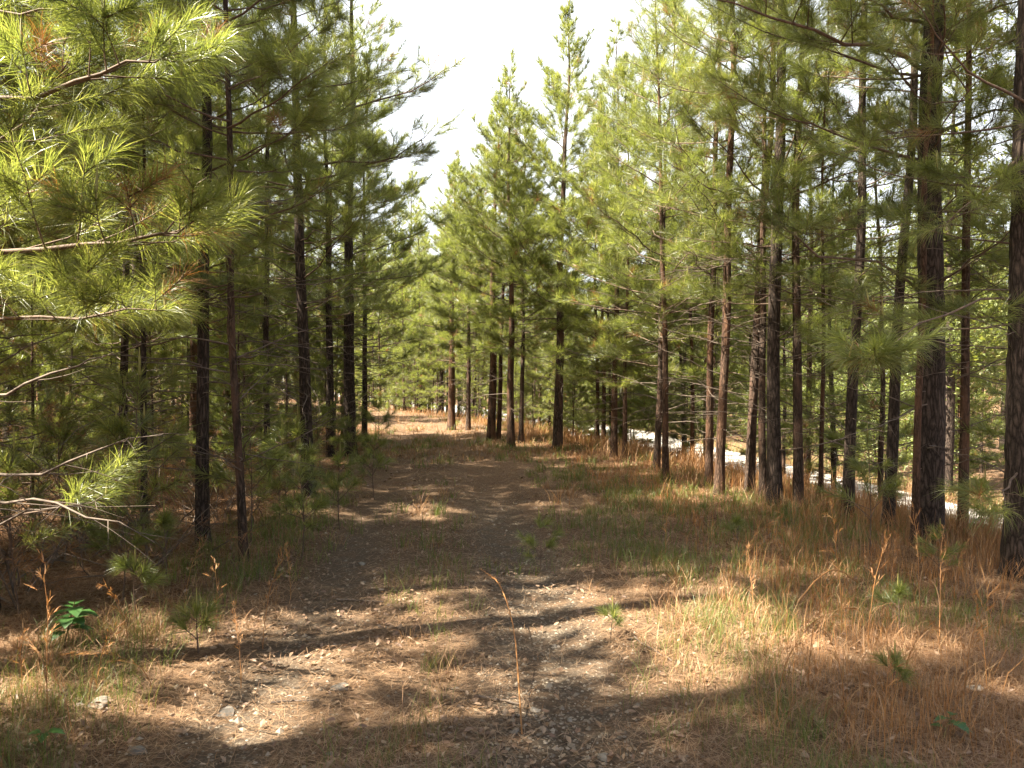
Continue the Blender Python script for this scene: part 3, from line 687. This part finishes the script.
blades(g, sample(4200, 2.7, 20, lambda x, y: crestfade(x, y)*.5*(zone(x, y)+.45)*(1-.8*tracks(x, y))), 7, .02, .085, .0026, .06, 1.6, 0)
blades(g, sample(700, 6, 40, lambda x, y: np.exp(-((x-crest(y)+.2)/.8)**2)), 18, .10, .40, .003, .12, .7, 0)
blades(g, sample(420, 15, 40, lambda x, y: (x > left_edge(y))*(x < crest(y))*1.), 16, .06, .2, .003, .14, .9, 0)
blades(g, sample(900, 9, 60, lambda x, y: np.exp(-((x-road_far(y)-.2)/.5)**2)+np.exp(-((x-road_far(y)+RW-.1)/.45)**2), p=1.0001), 16, .08, .45, .003, .14, .7, 0)
tag(g.build('dry_grass', [M_DRY]), kind='stuff')
g = Geo()
blades(g, sample(430, 3.2, 30, lambda x, y: crestfade(x, y)*sstep((x-path_c(y)-1.4)/1.6)*(.15+.85*(patch(x, y, 1.1, 4.) > .45))), 12, .08, .33, .003, .07, .6, 0)
blades(g, sample(520, 6, 36, lambda x, y: np.exp(-((x-crest(y)-.1)/.55)**2)), 16, .12, .46, .003, .12, .6, 0)
tag(g.build('broomsedge_grass', [M_ORANGE]), kind='stuff')
# pine straw and dead leaves lying on the ground
def flat_straw(g, xy, L, w):
    N = len(xy); far = np.clip(xy[:, 1]/5., .8, 3.); az = rg.uniform(0, PI*2, N); ti = rg.normal(0, .16, N); l = L*rg.uniform(.5, 1.2, N)
    d = np.stack([np.cos(az)*np.cos(ti), np.sin(az)*np.cos(ti), np.sin(ti)], -1)*l[:, None]
    c = np.stack([xy[:, 0], xy[:, 1], hgt(xy[:, 0], xy[:, 1])+rg.uniform(.004, .03, N)], -1)
    s = np.stack([-np.sin(az), np.cos(az), 0*az], -1)*(w*far/2)[:, None]
    bow = np.stack([-np.sin(az), np.cos(az), .3+0*az], -1)*(l*rg.normal(0, .12, N))[:, None]
    V = np.stack([c-d/2-s, c-d/2+s, c+bow+s, c+bow-s, c+d/2+s*.3, c+d/2-s*.3], 1); i = np.arange(N)[:, None]*6
    g.add(V, np.concatenate([i+np.array([[0, 1, 2, 3]]), i+np.array([[3, 2, 4, 5]])]), 0)
g = Geo()
flat_straw(g, sample(120000, 2.7, 22, lambda x, y: (x < crest(y)+1.5)*(1-.82*tracks(x, y))*(.35+.65*np.maximum(sstep((left_edge(y)+.4-x)/.8), sstep((x-path_c(y)-2.)/2)))), .15, .0022)
tag(g.build('pine_straw', [M_STRAW]), kind='stuff')
def litter(g, xy, size):
    N = len(xy); az = rg.uniform(0, 2*PI, N); s = size*rg.uniform(.5, 1.3, N)*np.clip(xy[:, 1]/8., 1, 2)
    n = norm(np.stack([rg.normal(0, .38, N), rg.normal(0, .38, N), np.ones(N)], -1))
    a = norm(np.cross(n, np.stack([np.cos(az), np.sin(az), 0*az], -1))); b = np.cross(n, a)
    c = np.stack([xy[:, 0], xy[:, 1], hgt(xy[:, 0], xy[:, 1])+.012+rg.uniform(0, .02, N)], -1)
    S = s[:, None]; cu = (rg.uniform(-.1, .5, N)*s)[:, None]*n
    V = np.stack([c-a*S, c-a*S*.35+b*S*.5+cu, c+a*S*.4+b*S*.42+cu, c+a*S*1.05+cu*.5, c+a*S*.4-b*S*.42+cu*.8, c-a*S*.35-b*S*.5+cu*.8, c], 1)
    i = np.arange(N)[:, None]*7
    g.add(V, np.concatenate([i+np.array([[6, k, (k+1) % 6]]) for k in range(6)]), 0)
g = Geo()
litter(g, sample(5200, 2.7, 16, lambda x, y: (x < crest(y)+1)*(.18+.82*(patch(x, y, 2.3, 1.1) > .55))*(.5+.5*(x < path_c(y)))), .020)
tag(g.build('leaf_litter', [M_LITTER]), kind='stuff')
def pebbles(g, xy, size):
    N = len(xy); V0 = np.array([[1, 0, 0], [0, 1, 0], [-1, 0, 0], [0, -1, 0], [0, 0, .7], [0, 0, -.7]], float)
    V = V0[None]*rg.uniform(.55, 1.3, (N, 6, 1))*(size*rg.lognormal(0, .45, N))[:, None, None]
    az = rg.uniform(0, 6.28, N); ca, sa = np.cos(az)[:, None], np.sin(az)[:, None]
    V = np.stack([V[..., 0]*ca-V[..., 1]*sa, V[..., 0]*sa+V[..., 1]*ca, V[..., 2]], -1)
    V += np.stack([xy[:, 0], xy[:, 1], hgt(xy[:, 0], xy[:, 1])+.002], -1)[:, None]
    fs = np.array([[0, 1, 4], [1, 2, 4], [2, 3, 4], [3, 0, 4], [1, 0, 5], [2, 1, 5], [3, 2, 5], [0, 3, 5]])
    g.add(V, (np.arange(N)[:, None, None]*6+fs).reshape(-1, 3), 0)
g = Geo()
pebbles(g, sample(6000, 2.7, 12, lambda x, y: np.clip(np.exp(-((x-path_c(y)-.75)/.45)**2)+.35*np.exp(-((x-path_c(y)+.75)/.5)**2), 0, 1)), .0062)
tag(g.build('path_gravel', [M_PEB]), kind='stuff')

# ------------------------------------------------------------------ single plants, sticks and stones
def pt(px, by): 
    x, y, z = place(px, by); return np.array([x, y, z])
def stalk(seed, H, bent):
    rng = np.random.default_rng(seed); root = empty('dry_grass_stalk', (0, 0, 0))
    t = np.linspace(0, 1, 9); az = rng.uniform(0, 6.28)
    P = np.stack([math.cos(az)*bent*H*t**2, math.sin(az)*bent*H*t**2, H*(t-.3*bent*t**3)], -1)+rng.normal(0, .006, (9, 3))*t[:, None]
    g = Geo(); add_tubes(g, P, .0032*(1-.6*t), 5, 0); g.build('stem', [M_ORANGE], root)
    g = Geo(); SA, SB = [], []
    for q in np.linspace(.45, .98, 9):
        i = min(int(q*8), 7); c = P[i]+(P[i+1]-P[i])*(q*8-i); d = norm(P[i+1]-P[i]+rng.normal(0, .05, 3)); SA.append(c); SB.append(c+d*.09)
    add_needles(g, rng, SA, SB, 7, .07, .004, 0, True, .5); g.build('seed_head', [M_ORANGE], root)
    for k in range(4):
        a = rng.uniform(0, 6.28); l = rng.uniform(.2, .45)*H; z0 = rng.uniform(0, .35)*H
        tt = np.linspace(0, 1, 5); b0 = np.array([np.interp(z0/H, t, P[:, j]) for j in range(2)]+[z0])
        Q = b0+np.stack([np.cos(a)*l*.5*tt**1.5, np.sin(a)*l*.5*tt**1.5, l*(tt-.55*tt**2.2)], -1)
        s = np.array([-math.sin(a), math.cos(a), 0])*.004
        g = Geo(); V = np.stack([Q-s*(1-.8*tt[:, None]), Q+s*(1-.8*tt[:, None])], 1).reshape(-1, 3)
        g.add(V, np.array([[2*j, 2*j+1, 2*j+3, 2*j+2] for j in range(4)]), 0, True); g.build('leaf', [M_DRY], root)
    return root
SV = [stalk(1200+k, 1., (.12, .35, .2, .5)[k]) for k in range(4)]
useds = set()
def puts(k, p, H, label, group=None):
    o = SV[k] if k not in useds else copy_tree(SV[k]); useds.add(k)
    o.location = p-np.array([0, 0, .01]); o.rotation_euler = (0, 0, rngB.uniform(0, 6.28)); o.scale = (H, H, H)
    o.scale = (max(H, .7), max(H, .7), H)
    tag(o, label, 'grass stalk', group)
for px, by, H, k, lab in [(45, 720, .75, 0, 'tall orange grass stalk at far left with a tufted top, in front of dark twigs'),
    (128, 660, .55, 1, 'orange grass stalk right of the green leafy plant'), (262, 650, .62, 2, 'orange plume grass stalk in front of the leaning pale pine'),
    (843, 640, .85, 0, 'tallest pale tan grass stalk on the right verge'), (1000, 640, .55, 3, 'bent orange grass stalk by the thick trunk at the right border'),
    (892, 600, .5, 2, 'orange grass stalk below the dark pine left of the big scaly trunk')]:
    puts(k, pt(px, by), H, lab)
for px, by in [(700, 560), (730, 600), (760, 640), (790, 590), (815, 690), (850, 720), (870, 650), (905, 700), (935, 650), (960, 720), (890, 760), (985, 690), (660, 560), (640, 530), (690, 520), (740, 540), (825, 560), (775, 720), (915, 620), (950, 600), (865, 590), (600, 505), (570, 500)]:
    puts(int(rngB.integers(4)), pt(px+rngB.uniform(-6, 6), by), rngB.uniform(.42, .85), 'thin orange grass stalk in the dry grass on the right verge', 'orange grass stalks on the right verge')
for px, by in [(95, 690), (150, 690), (215, 640), (185, 600), (290, 600), (70, 740), (20, 700), (240, 690)]:
    puts(int(rngB.integers(4)), pt(px, by), rngB.uniform(.3, .5), 'short tan grass stalk at the foot of the left stand', 'tan grass stalks by the left stand')

def seedling(seed, H, r, nb):
    rng = np.random.default_rng(seed); root = empty('pine_seedling', (0, 0, 0))
    t = np.linspace(0, 1, 7); P = np.stack([.04*H*np.sin(t*3+seed), .04*H*np.cos(t*2)*t, t*H], -1)
    g = Geo(); add_tubes(g, P, .007*(1-.7*t), 6, 0); g.build('stem', [M_TWIG], root)
    g = Geo(); SA, SB = [P[-2]], [P[-1]]
    W = []
    for k in range(nb):
        q = rng.uniform(.3, .95); i = min(int(q*6), 5); c = P[i]+(P[i+1]-P[i])*(q*6-i); a = rng.uniform(0, 6.28)
        d = norm(np.array([math.cos(a), math.sin(a), rng.uniform(.3, 1.)])); l = r*(1.1-q)*rng.uniform(.6, 1.2)+.05
        SA.append(c+d*l*.5); SB.append(c+d*l); W.append(np.stack([c, c+d*l*.5, c+d*l]))
    add_needles(g, rng, SA, SB, 85, .15, .0034, 0, True)
    if W: add_tubes(g, np.stack(W), np.full((len(W), 3), .0035), 4, 2)
    tp = np.array([P[-1]]+SB[1:3]); h = np.array([.16, .1, .08])[:len(tp), None]*np.array([[0, 0, 1.]])
    add_tubes(g, np.stack([tp, tp+h*.5, tp+h], 1), np.tile([.006, .007, .003], (len(tp), 1)), 5, 1)
    g.build('foliage', [M_NEEDLE, M_CANDLE, M_TWIG], root); return root
PV = [seedling(1300, .45, .3, 6), seedling(1301, .8, .42, 11), seedling(1302, .28, .2, 4), seedling(1303, 1.25, .55, 16)]
usedp = set()
for px, by, k, lab in [(196, 655, 2, 'small bright pine seedling tuft in the sunlit grass at lower left'), (135, 625, 0, 'pine seedling behind the tan grass at left, right of the leafy plant'),
    (165, 580, 0, 'pine seedling in front of the dark straight left trunk'), (120, 600, 1, 'bushy pine seedling under the bare grey twigs at left'),
    (250, 545, 3, 'tall pine sapling with pale candles beside the leaning pale pine'), (285, 520, 3, 'pine sapling with soft low boughs behind the leaning pale pine'),
    (340, 530, 1, 'soft green pine seedling at the left path edge in shade'), (300, 560, 1, 'wide low pine seedling in the shaded left grass'),
    (375, 500, 1, 'farther green pine seedling at the left path edge'), (540, 580, 1, 'upright pine seedling on the middle grass strip of the path'),
    (940, 590, 1, 'pine seedling in front of the big scaly trunk'), (900, 640, 0, 'pine seedling among tall orange grass at right'),
    (895, 700, 2, 'tiny pine seedling low in the right verge grass'), (738, 555, 0, 'pine seedling in grass below the close pair of reddish pines'),
    (870, 560, 3, 'pine sapling on the bank below the hanging needle tuft'), (612, 640, 2, 'tiny pine seedling in the grass right of the gravel strip')]:
    o = PV[k] if k not in usedp else copy_tree(PV[k]); usedp.add(k)
    o.location = pt(px, by); o.rotation_euler = (0, 0, rngB.uniform(0, 6.28)); s = rngB.uniform(.85, 1.15)*(.62 if px > 500 and k != 3 else .9); o.scale = (s, s, s)
    tag(o, lab, 'pine seedling')
for x, y in scatter(48, (-9, -1), (5, 24), lambda x, y: left_edge(y)-3.5 < x < left_edge(y)+.5 and inview(x, y, 0), .7):
    k = (1, 3, 0)[rngB.integers(3)]; o = copy_tree(PV[k]); o.location = foot(x, y); o.rotation_euler = (0, 0, rngB.uniform(0, 6.28)); s = rngB.uniform(.8, 1.35); o.scale = (s, s, s)
    tag(o, 'young green pine under the shaded trees left of the path', 'pine seedling', 'young pines under the left stand')
for x, y in scatter(26, (-2, 9), (7, 28), lambda x, y: crest(y)+.2 < x < crest(y)+2.6 and inview(x, y, 0), .6):
    k = (1, 3, 3)[rngB.integers(3)]; o = copy_tree(PV[k]); o.location = foot(x, y); o.rotation_euler = (0, 0, rngB.uniform(0, 6.28)); s = rngB.uniform(.8, 1.5); o.scale = (s, s, s)
    tag(o, 'young green pine between the bank trunks and the white road', 'pine seedling', 'young pines on the road bank')
def dead_brush(seed):
    rng = np.random.default_rng(seed); root = empty('dead_brush', (0, 0, 0))
    brs = []
    for k in range(15):
        a = rng.uniform(0, 6.28); l = rng.uniform(.5, 1.25); e = math.radians(rng.uniform(15, 75))
        brs.append(make_branch(rng, np.array([rng.normal(0, .22), rng.normal(0, .22), 0.]), a, l, e, dead=True, dens=1.4))
    g = Geo(); wood_geo(g, brs, 0, 5); g.build('twig_tangle', [M_DEADTWIG], root)
    g = Geo(); se = [q[0] for b in brs for q in b['secs']]; se = [q for q in se if rng.random() < .5]
    add_needles(g, rng, np.array([q[1] for q in se]), np.array([q[3] for q in se]), 16, .15, .0032, 0, True, 1.4)
    g.build('dead_foliage', [M_NEEDLE_DEAD], root); return root
DV = [dead_brush(1400+k) for k in range(3)]; usedd = set()
dpts = [(-3.6, 5.6), (-3.1, 6.3), (-4.3, 6.4), (-3.9, 7.4), (-4.8, 7.8), (-3.3, 8.6)]+scatter(40, (-10, -2), (6, 20), lambda x, y: left_edge(y)-5 < x < left_edge(y)-.4 and inview(x, y, 0), .55)
for i, (x, y) in enumerate(dpts):
    k = i % 3; o = DV[k] if k not in usedd else copy_tree(DV[k]); usedd.add(k)
    o.location = foot(x, y); o.rotation_euler = (0, 0, rngB.uniform(0, 6.28)); s = rngB.uniform(.7, 1.3); o.scale = (s, s, s)
    tag(o, 'tangle of dead brown twigs and rusty needles under the left stand', 'dead brush', 'dead brush under the left stand')
# leafy green plant
def leafy(px, by, H, nl, label, size):
    rng = np.random.default_rng(int(px)); root = empty('leafy_plant', pt(px, by))
    t = np.linspace(0, 1, 6); g = Geo(); P = np.stack([.05*t, .03*t, H*t], -1); add_tubes(g, P, .005*(1-.5*t), 5, 0); g.build('stem', [M_STALK], root)
    for k in range(nl):
        q = rng.uniform(.3, 1); c = np.array([.05*q, .03*q, H*q]); a = k*2.4+rng.uniform(-.3, .3); l = size*rng.uniform(.75, 1.2)
        d = np.array([math.cos(a), math.sin(a), .25]); s = np.array([-math.sin(a), math.cos(a), 0]); tt = np.linspace(0, 1, 8)
        wv = np.sin(tt**.75*PI)*(.36+.06*np.sin(tt*18)); mid = c+d*l*(.25+tt[:, None])*1.; mid[:, 2] -= l*.5*tt**2
        V = np.stack([mid-s*(wv*l)[:, None]+np.array([0, 0, .1*l])*wv[:, None], mid, mid+s*(wv*l)[:, None]+np.array([0, 0, .1*l])*wv[:, None]], 1).reshape(-1, 3)
        f = np.array([[3*j+e, 3*j+e+1, 3*j+e+4, 3*j+e+3] for j in range(7) for e in (0, 1)])
        g = Geo(); g.add(V, f, 0, True); add_tubes(g, np.stack([c, c+d*l*.28]), np.array([.002, .0015]), 4, 0); g.build('leaf', [M_HERB], root)
    tag(root, label, 'plant')
leafy(62, 648, .26, 16, 'bright green broad leaved plant in the shade at left', .11)
leafy(945, 742, .10, 6, 'low round leaved green plant near the lower right corner', .07)
leafy(28, 755, .08, 5, 'small pale green weed at the lower left corner', .06)
# sticks
def stick(px0, y0, px1, y1, r, label, mat=None, lift=.012, arch=0.):
    rng = np.random.default_rng(int(px0*7+y0)); a, b = pt(px0, y0), pt(px1, y1); c = (a+b)/2
    t = np.linspace(0, 1, 9)[:, None]; P = a+(b-a)*t+rng.normal(0, .012*np.linalg.norm(b-a), (9, 3)); P[:, 2] = hgt(P[:, 0], P[:, 1])+lift+arch*np.sin(t[:, 0]*PI)
    root = c.copy(); root[2] = float(hgt(c[0], c[1]))
    e = empty('fallen_twig', root); g = Geo(); add_tubes(g, P-root, r*(1-.55*t[:, 0]), 6, 0, cap=True); g.build('shaft', [mat or M_DEADTWIG], e)
    q = P[4]-root; d = norm((P[6]-P[4])*.7+np.array([rng.normal(0, .05), rng.normal(0, .05), .02]))
    l = np.linalg.norm(b-a)*.25; g = Geo(); add_tubes(g, np.stack([q, q+d*l*.5+np.array([0, 0, .01]), q+d*l]), np.array([r*.5, r*.4, r*.2]), 5, 0); g.build('side_twig', [mat or M_DEADTWIG], e)
    tag(e, label, 'twig')
stick(336, 602, 384, 604, .009, 'dark grey twig lying across the left wheel track')
stick(478, 700, 522, 708, .008, 'short brown twig beside the gravel strip')
stick(270, 706, 318, 704, .006, 'thin pale twig below the sunlit dead leaves')
stick(0, 672, 28, 648, .008, 'pale bare twig at the left border on the ground')
stick(800, 610, 858, 590, .007, 'long tan twig slanting through the right verge grass', M_ORANGE, .05, .15)
stick(634, 640, 672, 664, .006, 'thin pale twig in the grass right of the gravel strip')
stick(760, 548, 790, 520, .006, 'pale twig at the foot of the bank trunks')
# the long bent orange stalk lying toward the camera on the path
def lying_stalk():
    P = np.array([at(480, 588, 5.9), at(500, 620, 5.2), at(515, 670, 4.5), at(522, 735, 3.55)])
    P[:, 2] = hgt(P[:, 0], P[:, 1])+np.array([.16, .24, .18, .0]); root = P[3]; e = empty('dry_grass_stalk', root)
    t = np.linspace(0, 1, 12); Q = np.stack([np.interp(t, [0, .33, .66, 1], P[::-1, k]) for k in range(3)], -1); Q[1:-1] = Q[1:-1]*.5+(Q[:-2]+Q[2:])*.25
    g = Geo(); add_tubes(g, Q-root, .0045*(1-.6*t), 5, 0); g.build('stem', [M_ORANGE], e)
    g = Geo(); add_needles(g, rg, Q[4:-1]-root, Q[5:]-root, 7, .09, .003, 0, True, .35); g.build('seed_head', [M_ORANGE], e)
    tag(e, 'long orange grass stalk leaning over the middle of the path', 'grass stalk')
lying_stalk()
# stones
def stone(name, p, s, mat, label, cat, group=None, seed=0):
    rng = np.random.default_rng(seed); n, m = 10, 7
    th = np.linspace(0, 2*PI, n, endpoint=False); ph = np.linspace(-PI/2, PI/2, m)
    V = np.array([[math.cos(a)*math.cos(b), math.sin(a)*math.cos(b), math.sin(b)] for b in ph for a in th])
    for _ in range(7):
        d = norm(rng.normal(size=3)); k = rng.uniform(.45, .8); q = V@d; V = V-np.outer(np.maximum(q-k, 0), d)
    V = V*np.array([s[0], s[1], s[2]])
    a = rng.uniform(0, 6.28); V = V@np.array([[math.cos(a), math.sin(a), 0], [-math.sin(a), math.cos(a), 0], [0, 0, 1]])
    g = Geo(); g.add(V, np.array([[j*n+i, j*n+(i+1) % n, (j+1)*n+(i+1) % n, (j+1)*n+i] for j in range(m-1) for i in range(n)]), 0, False)
    o = g.build(name, [mat], None, p+np.array([0, 0, s[2]*.25])); tag(o, label, cat, group)
for k, (px, by, w, lab) in enumerate([(98, 706, .07, 'flat grey stone in grass below the leafy plant at left'), (136, 755, .055, 'pale stone near the lower left corner on brown leaves'),
    (225, 715, .075, 'pale flat stone in the sunlit leaf patch'), (340, 690, .06, 'flat greyish stone in the left wheel track, near the sunlit leaves'), (362, 565, .06, 'pale flat stone at the shaded left path edge'),
    (570, 722, .022, 'small white pebble on the gravel strip'), (605, 760, .045, 'flat tan stone at the bottom of the gravel strip'), (535, 712, .03, 'grey stone next to the brown twig on the path'),
    (328, 756, .022, 'small yellowish pebble at the bottom left of the path'), (978, 690, .05, 'whitish stone in the straw by the right border'), (800, 655, .035, 'pale stone half hid in the right verge grass'), (515, 733, .03, 'dark stone beside the foot of the leaning stalk')]):
    stone('stone', pt(px, by), (w, w*.75, w*.4), M_ROCK, lab, 'stone', None, 50+k)
for k in range(26):
    y = rngB.uniform(13, 26); x = road_far(y)-RW+rngB.uniform(-.5, .9); s = rngB.uniform(.12, .3)
    p = np.array([x, y, float(hgt(x, y))]); stone('boulder', p, (s, s*.8, s*.65), M_WHITE_ROCK, 'white broken rock on the near side of the gravel road below the bank', 'rock', 'white rocks along the road', 90+k)

# ------------------------------------------------------------------ light, sky, camera
SUN_EL, SUN_BACK = 55., 15.          # elevation; degrees behind straight-left
d = np.array([-math.cos(math.radians(SUN_BACK))*math.cos(math.radians(SUN_EL)), -math.sin(math.radians(SUN_BACK))*math.cos(math.radians(SUN_EL)), math.sin(math.radians(SUN_EL))])
from mathutils import Vector
sl = bpy.data.lights.new('sun', 'SUN'); sl.energy = 5.0; sl.angle = math.radians(.53); sl.color = (1., .92, .76)
so = bpy.data.objects.new('sun', sl); COL.objects.link(so); so.location = (d*60).tolist(); so.rotation_euler = Vector(d.tolist()).to_track_quat('Z', 'Y').to_euler()
w = bpy.data.worlds.new('World'); C.world = w; w.use_nodes = True
nt = w.node_tree; bg = nt.nodes['Background']; bg.inputs[1].default_value = .05
sk = nt.nodes.new('ShaderNodeTexSky'); sk.sky_type = 'NISHITA'; sk.sun_disc = False
sk.sun_elevation = math.radians(SUN_EL); sk.sun_rotation = math.atan2(d[0], d[1]); sk.dust_density = 5.; sk.air_density = 1.; sk.ozone_density = .6
hs = nt.nodes.new('ShaderNodeHueSaturation'); hs.inputs['Saturation'].default_value = .7; hs.inputs['Value'].default_value = 1.2   # thin white haze over the blue
nt.links.new(mixc(nt, 1., sk.outputs[0], (1.0, .98, .94), 'MULTIPLY'), hs.inputs['Color']); 
wc = nt.nodes.new('ShaderNodeTexCoord'); wd = nt.nodes.new('ShaderNodeVectorMath'); wd.operation = 'DOT_PRODUCT'; wd.inputs[1].default_value = (-.05, .93, .36)
nt.links.new(wc.outputs['Generated'], wd.inputs[0])
wn = nt.nodes.new('ShaderNodeTexNoise'); wn.inputs['Scale'].default_value = 2.2; wn.inputs['Detail'].default_value = 6; nt.links.new(wc.outputs['Generated'], wn.inputs[0])
wa = nt.nodes.new('ShaderNodeMath'); wa.operation = 'MULTIPLY_ADD'; wa.inputs[1].default_value = .5; nt.links.new(wn.outputs[0], wa.inputs[0]); nt.links.new(wd.outputs['Value'], wa.inputs[2])
cl = ramp(nt, wa.outputs[0], [(.98, (0, 0, 0)), (1.2, (1, 1, 1))])      # white brightness added to the sky ahead, its edge broken like cloud
wm = mixc(nt, cl, hs.outputs[0], (5.3, 5.6, 6.0)); nt.links.new(wm, bg.inputs[0])
cam = bpy.data.cameras.new('camera'); co = bpy.data.objects.new('camera', cam); COL.objects.link(co)
cam.sensor_width = 36; cam.lens = F/1024*36; cam.clip_start = .05; cam.clip_end = 2000
co.location = (0, 0, EYE); co.rotation_euler = (PI/2-math.atan((384-HZ)/F), 0, 0)
C.camera = co
C.view_settings.view_transform = 'Standard'; C.view_settings.look = 'None'; C.view_settings.gamma = 1; C.view_settings.exposure = 2.88
C.view_settings.use_curve_mapping = False
cy = C.cycles; cy.max_bounces = 7; cy.diffuse_bounces = 4; cy.glossy_bounces = 2; cy.transmission_bounces = 4; cy.use_denoising = True
cy.sample_clamp_indirect = 6.
